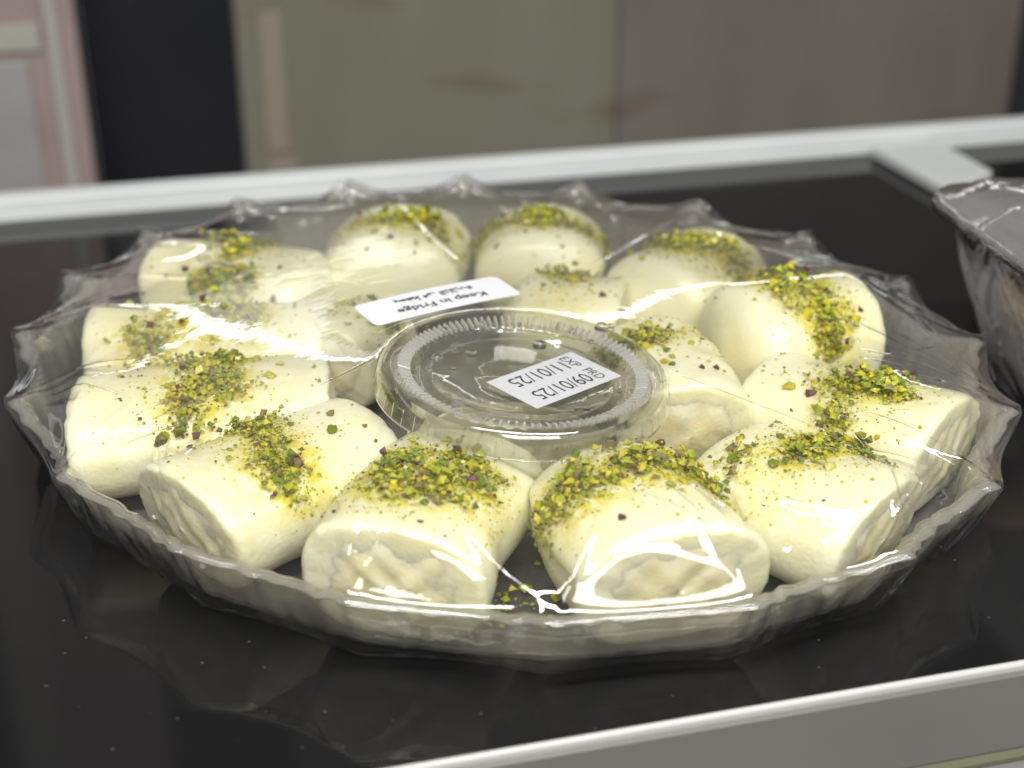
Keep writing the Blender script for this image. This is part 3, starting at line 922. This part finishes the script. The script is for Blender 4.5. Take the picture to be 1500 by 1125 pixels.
for s in ss:
    x = TC[0] + (E1[0] * FA * np.cos(ft) + E2[0] * FB * np.sin(ft)) * s * fr_
    y = TC[1] + (E1[1] * FA * np.cos(ft) + E2[1] * FB * np.sin(ft)) * s * fr_
    k = np.clip((s - .95) / .05, 0, 1); k = k * k * (3 - 2 * k)
    z = film_z(x, y) * (1 - k) + frz * k
    rows.append(np.stack([x, y, z], 1))
# over the rim and down the outside of the tray, then tucked under
rw_ = np.random.RandomState(3)
wr = sum(rw_.uniform(-1, 1) * np.cos(m_ * ft + rw_.uniform(0, 6.3)) for m_ in rw_.randint(20, 150, 26)) * .0010
for s, zz, amp in ((1.004, .93, 0), (.992, .74, .35), (.978, .52, .7), (.960, .30, .9), (.945, .12, 1.0), (.92, .03, .8), (.895, .012, .2)):
    r = fr_ * s + wr * amp * .9
    x = TC[0] + (E1[0] * FA * np.cos(ft) + E2[0] * FB * np.sin(ft)) * r
    y = TC[1] + (E1[1] * FA * np.cos(ft) + E2[1] * FB * np.sin(ft)) * r
    rows.append(np.stack([x, y, np.maximum(.0004, frz * zz + wr * amp * .08)], 1))
FV = np.concatenate(rows)
ff_ = grid_faces(len(rows), NTF)
ff_.append(tuple(range(NTF))[::-1])
film_root = empty("cling_film", (TC[0], TC[1], 0))
tag(film_root, "clear cling film stretched over the whole tray, creased at the rim", "cling film")
OFF = np.array([TC[0], TC[1], 0])
mobj("film_sheet", FV - OFF, ff_, M["film"], film_root)

# "Keep in Fridge" sticker on the film
zS = .0440
s1, s2, s3, s4 = [at(*q_, zS)[:2] for q_ in ((510, 461), (722, 413), (769, 440), (558, 484))]
cen2 = (s1 + s2 + s3 + s4) / 4
rd2 = ((s1 - s2) + (s4 - s3)); rd2 /= np.linalg.norm(rd2)
up2 = np.array([-rd2[1], rd2[0]])
W2 = (np.linalg.norm(s1 - s2) + np.linalg.norm(s4 - s3)) / 2
H2 = (np.linalg.norm(s1 - s4) + np.linalg.norm(s2 - s3)) / 2
# a stiff paper label: plane fitted to the film beneath, lifted clear of it, with a slight bow
uu, vv_ = np.meshgrid(np.linspace(0, 1, 12), np.linspace(0, 1, 6))
def lab2_xy(x, y): return cen2 + rd2 * (x - W2 / 2) + up2 * (y - H2 / 2)
pts = np.array([lab2_xy(a * W2, b * H2) for a, b in zip(uu.ravel(), vv_.ravel())])
fz = film_z(pts[:, 0], pts[:, 1])
Am = np.stack([uu.ravel(), vv_.ravel(), np.ones(uu.size)], 1)
cf_ = np.array([0.0, 0.0, max(zS, fz.max()) - .0002]); res_ = 0.0
print("film under sticker", fz.min(), fz.max())
print("sticker plane", cf_, "lift", res_)
def lab2(x, y, dz=0.0):
    p_ = lab2_xy(x, y)
    a, b = x / W2, y / H2
    return np.array([p_[0], p_[1], cf_[0] * a + cf_[1] * b + cf_[2] + res_ * .6 + .0004 - .0006 * (2 * a - 1) ** 2 + dz]) - OFF
rc = .0022
outline = []
for cx_, cy_, a0 in ((W2 - rc, H2 - rc, 0), (rc, H2 - rc, 90), (rc, rc, 180), (W2 - rc, rc, 270)):
    for k in range(6):
        a = math.radians(a0 + 18 * k); outline.append((cx_ + rc * math.cos(a), cy_ + rc * math.sin(a)))
# strip mesh: columns along x so that it can bow
colsx = np.linspace(0, W2, 25)
def span(x):
    e = 0
    if x < rc: e = rc - math.sqrt(max(0, rc * rc - (rc - x) ** 2))
    if x > W2 - rc: e = rc - math.sqrt(max(0, rc * rc - (x - W2 + rc) ** 2))
    return e, H2 - e
colsx = np.concatenate([np.linspace(0, rc, 7), np.linspace(rc, W2 - rc, 20)[1:-1], np.linspace(W2 - rc, W2, 7)])
v, f = [], []
for x in colsx:
    lo, hi = span(x)
    v += [lab2(x, lo), lab2(x, hi), lab2(x, lo, .00012), lab2(x, hi, .00012)]
for i in range(len(colsx) - 1):
    a = 4 * i; b = a + 4
    f += [(a + 2, b + 2, b + 3, a + 3), (a, a + 1, b + 1, b), (a, b, b + 2, a + 2), (a + 1, a + 3, b + 3, b + 1)]
st = mobj("sticker", v, f, M["sticker"], film_root, smooth=False)
st["label"] = "white round-cornered sticker reading Keep in Fridge upside down"
def put2(vs, f):
    mobj("printed_text", [lab2(a, b, .00020) for a, b in vs], f, M["ink"], st, smooth=False)
tvx, tfx = fit_text("Keep in Fridge", W2 * .60, H2 * .27, .018)
put2([(W2 * .20 + a, H2 * .52 + b) for a, b in tvx[:, :2]], tfx)
# the Arabic line, drawn as pen strokes (x runs left to right on the label, units of label width/height)
def strokes(lines, wd):
    vs, fs = [], []
    for ln in lines:
        for (xa, ya), (xb, yb) in zip(ln[:-1], ln[1:]):
            d = np.array([xb - xa, yb - ya]); n_ = np.linalg.norm(d)
            if n_ < 1e-9: continue
            d /= n_; p_ = np.array([-d[1], d[0]]) * wd / 2
            a, b = np.array([xa, ya]) - d * wd * .3, np.array([xb, yb]) + d * wd * .3
            o_ = len(vs); vs += [a - p_, b - p_, b + p_, a + p_]; fs.append((o_, o_ + 1, o_ + 2, o_ + 3))
    return vs, fs
AR = [
 # al-thallaja (left word)
 [(0, 2.2), (1.2, 1.2), (0.3, .6), (0.2, 1.8), (1.4, 1.6), (2.0, .4), (2.9, .2)], [(.5, 3.0), (.8, 3.0)], [(1.0, 3.0), (1.3, 3.0)],
 [(2.6, 1.9), (3.6, 1.7), (4.4, .2), (5.2, .2)], [(3.6, -.5), (3.9, -.5)],
 [(5.0, 4.0), (5.3, .3), (6.1, .2)], [(6.1, 4.0), (5.8, .4), (7.2, .2), (7.4, 1.4)], [(6.7, 2.2), (7.4, 2.2)], [(7.0, 2.8), (7.2, 2.8)], [(7.3, .2), (8.2, .2), (8.2, 4.0)], [(8.9, .2), (8.9, 4.0)],
 # fi
 [(10.3, .8), (10.6, 0), (11.8, -.3), (12.2, .5), (11.4, 1.0), (12.4, 1.3), (13.4, 1.0), (13.6, 2.1), (12.9, 2.2), (13.0, 1.2)], [(13.1, 2.9), (13.4, 2.9)],
 # yuhfaz
 [(15.2, 4.0), (15.2, .3), (14.8, .3), (15.6, 1.5), (16.6, 1.0), (15.9, .2), (17.6, .2), (17.8, 1.5), (17.0, 1.6), (17.2, .4)], [(15.9, 2.3), (16.2, 2.3)], [(17.3, 2.4), (17.6, 2.4)],
 [(17.8, .3), (19.3, .3), (18.3, 1.7), (20.2, 1.0)], [(19.4, .3), (21.0, .3), (21.2, 1.4)], [(20.6, -.6), (20.9, -.6)], [(21.2, -.6), (21.5, -.6)]]
kx, ky = W2 * .53 / 21.5, H2 * .21 / 4.6
vs, fs = strokes([[(W2 * .23 + a * kx, H2 * .23 + b * ky) for a, b in ln] for ln in AR], .00050)
put2(vs, fs)

# ------------------------------------------------------------------ the neighbouring plastic box
BZ = .057
b_tl = at(1360, 288, BZ); b_near = at(1512, 395, BZ)
dirn = (b_near - b_tl)[:2]; dirn /= np.linalg.norm(dirn)
dirr = np.array([-dirn[1], dirn[0]])      # to the right
box_root = empty("plastic_box", (b_tl[0] + .08, b_tl[1] - .03, 0))
tag(box_root, "clear tapered plastic dessert box cut off by the right edge", "box")
def rrect(x0, x1, y0, y1, r, n=5):
    o_ = []
    for cx_, cy_, a0 in ((x1 - r, y1 - r, 0), (x0 + r, y1 - r, 90), (x0 + r, y0 + r, 180), (x1 - r, y0 + r, 270)):
        for k in range(n):
            a = math.radians(a0 + 90 * k / (n - 1)); o_.append((cx_ + r * math.cos(a), cy_ + r * math.sin(a)))
    return o_
def bx(x, y, z):   # x right from the top left corner, y away
    p_ = b_tl[:2] + dirr * x - dirn * y
    return np.array([p_[0], p_[1], z]) - np.array(box_root.location)
BW, BD = .12, .115
def box_ring(ins, z, r):
    return [bx(a, b, z) for a, b in rrect(ins, BW - ins, -BD + ins, .004 - ins, r)]
prof = [(.020, .0005, .012), (.0185, .002, .012), (.0125, .020, .013), (.0065, .040, .013), (.003, .0545, .014), (.001, .0550, .014), (.0, .0565, .014)]
rows = [np.array(box_ring(*p_)) for p_ in prof]
nn = len(rows[0])
bf = grid_faces(len(prof), nn); bf.append(tuple(range(nn))[::-1])
solidify(mobj("box_body", np.concatenate(rows), bf, M["box_side"], box_root), .0006, 0)
prof = [(-.0012, .0545, .015), (-.0014, .0575, .015), (-.0004, .0592, .014), (.004, .0598, .014), (.006, .0615, .013), (.010, .0640, .012), (.022, .0660, .012), (.045, .0668, .010)]
rows = [np.array(box_ring(*p_)) for p_ in prof]
rg = random.Random(4)
for r_ in rows[4:]:
    r_[:, 2] += np.array([rg.uniform(-.0010, .0010) for _ in range(nn)])
bf = grid_faces(len(prof), nn); bf.append(tuple(range(nn * (len(prof) - 1), nn * len(prof))))
solidify(mobj("box_lid", np.concatenate(rows), bf, M["box"], box_root), .0005, 0)
# what lies in the box: a cream dessert with an orange piece on top
M["dessert"] = principled("pale_dessert", (0.88, 0.82, 0.58), 0.5, noise=(40, .2, (0.80, 0.68, 0.42)), bump=(120, .6, .003))
M["orange"] = principled("orange_topping", (0.78, 0.42, 0.12), 0.45, noise=(90, .2, (0.70, 0.45, 0.2)), bump=(200, .5, .002))
def blob(name, c, s, mat, label, cat, seed, parent=None):
    rg = random.Random(seed)
    bm = bmesh.new()
    bmesh.ops.create_icosphere(bm, subdivisions=4, radius=1.0)
    w = [(Vector((rg.uniform(-1, 1), rg.uniform(-1, 1), rg.uniform(-1, 1))) * rg.uniform(2, 6), rg.uniform(0, 6), rg.uniform(.3, 1)) for _ in range(9)]
    for v_ in bm.verts:
        k = 1 + .05 * sum(a * math.sin(v_.co.dot(q_) + p_) for q_, p_, a in w)
        co = v_.co * k
        if co.z < -.55: co.z = -.55
        v_.co = Vector((co.x * s[0], co.y * s[1], co.z * s[2]))
    me = bpy.data.meshes.new(name); bm.to_mesh(me); bm.free(); me.materials.append(mat)
    me.polygons.foreach_set("use_smooth", np.full(len(me.polygons), True))
    o = obj(name, me)
    o.location = c
    tag(o, label, cat)
    return o
base = np.array(box_root.location)
c = at(1640, 540, .018)
blob("cream_dessert", c, (.024, .032, .024), M["dessert"], "pale cream dessert inside the plastic box at the right", "dessert", 1)
c = at(1535, 438, .034)
blob("orange_pastry", c, (.013, .013, .012), M["orange"], "orange brown pastry piece in the plastic box at the right", "pastry", 2)
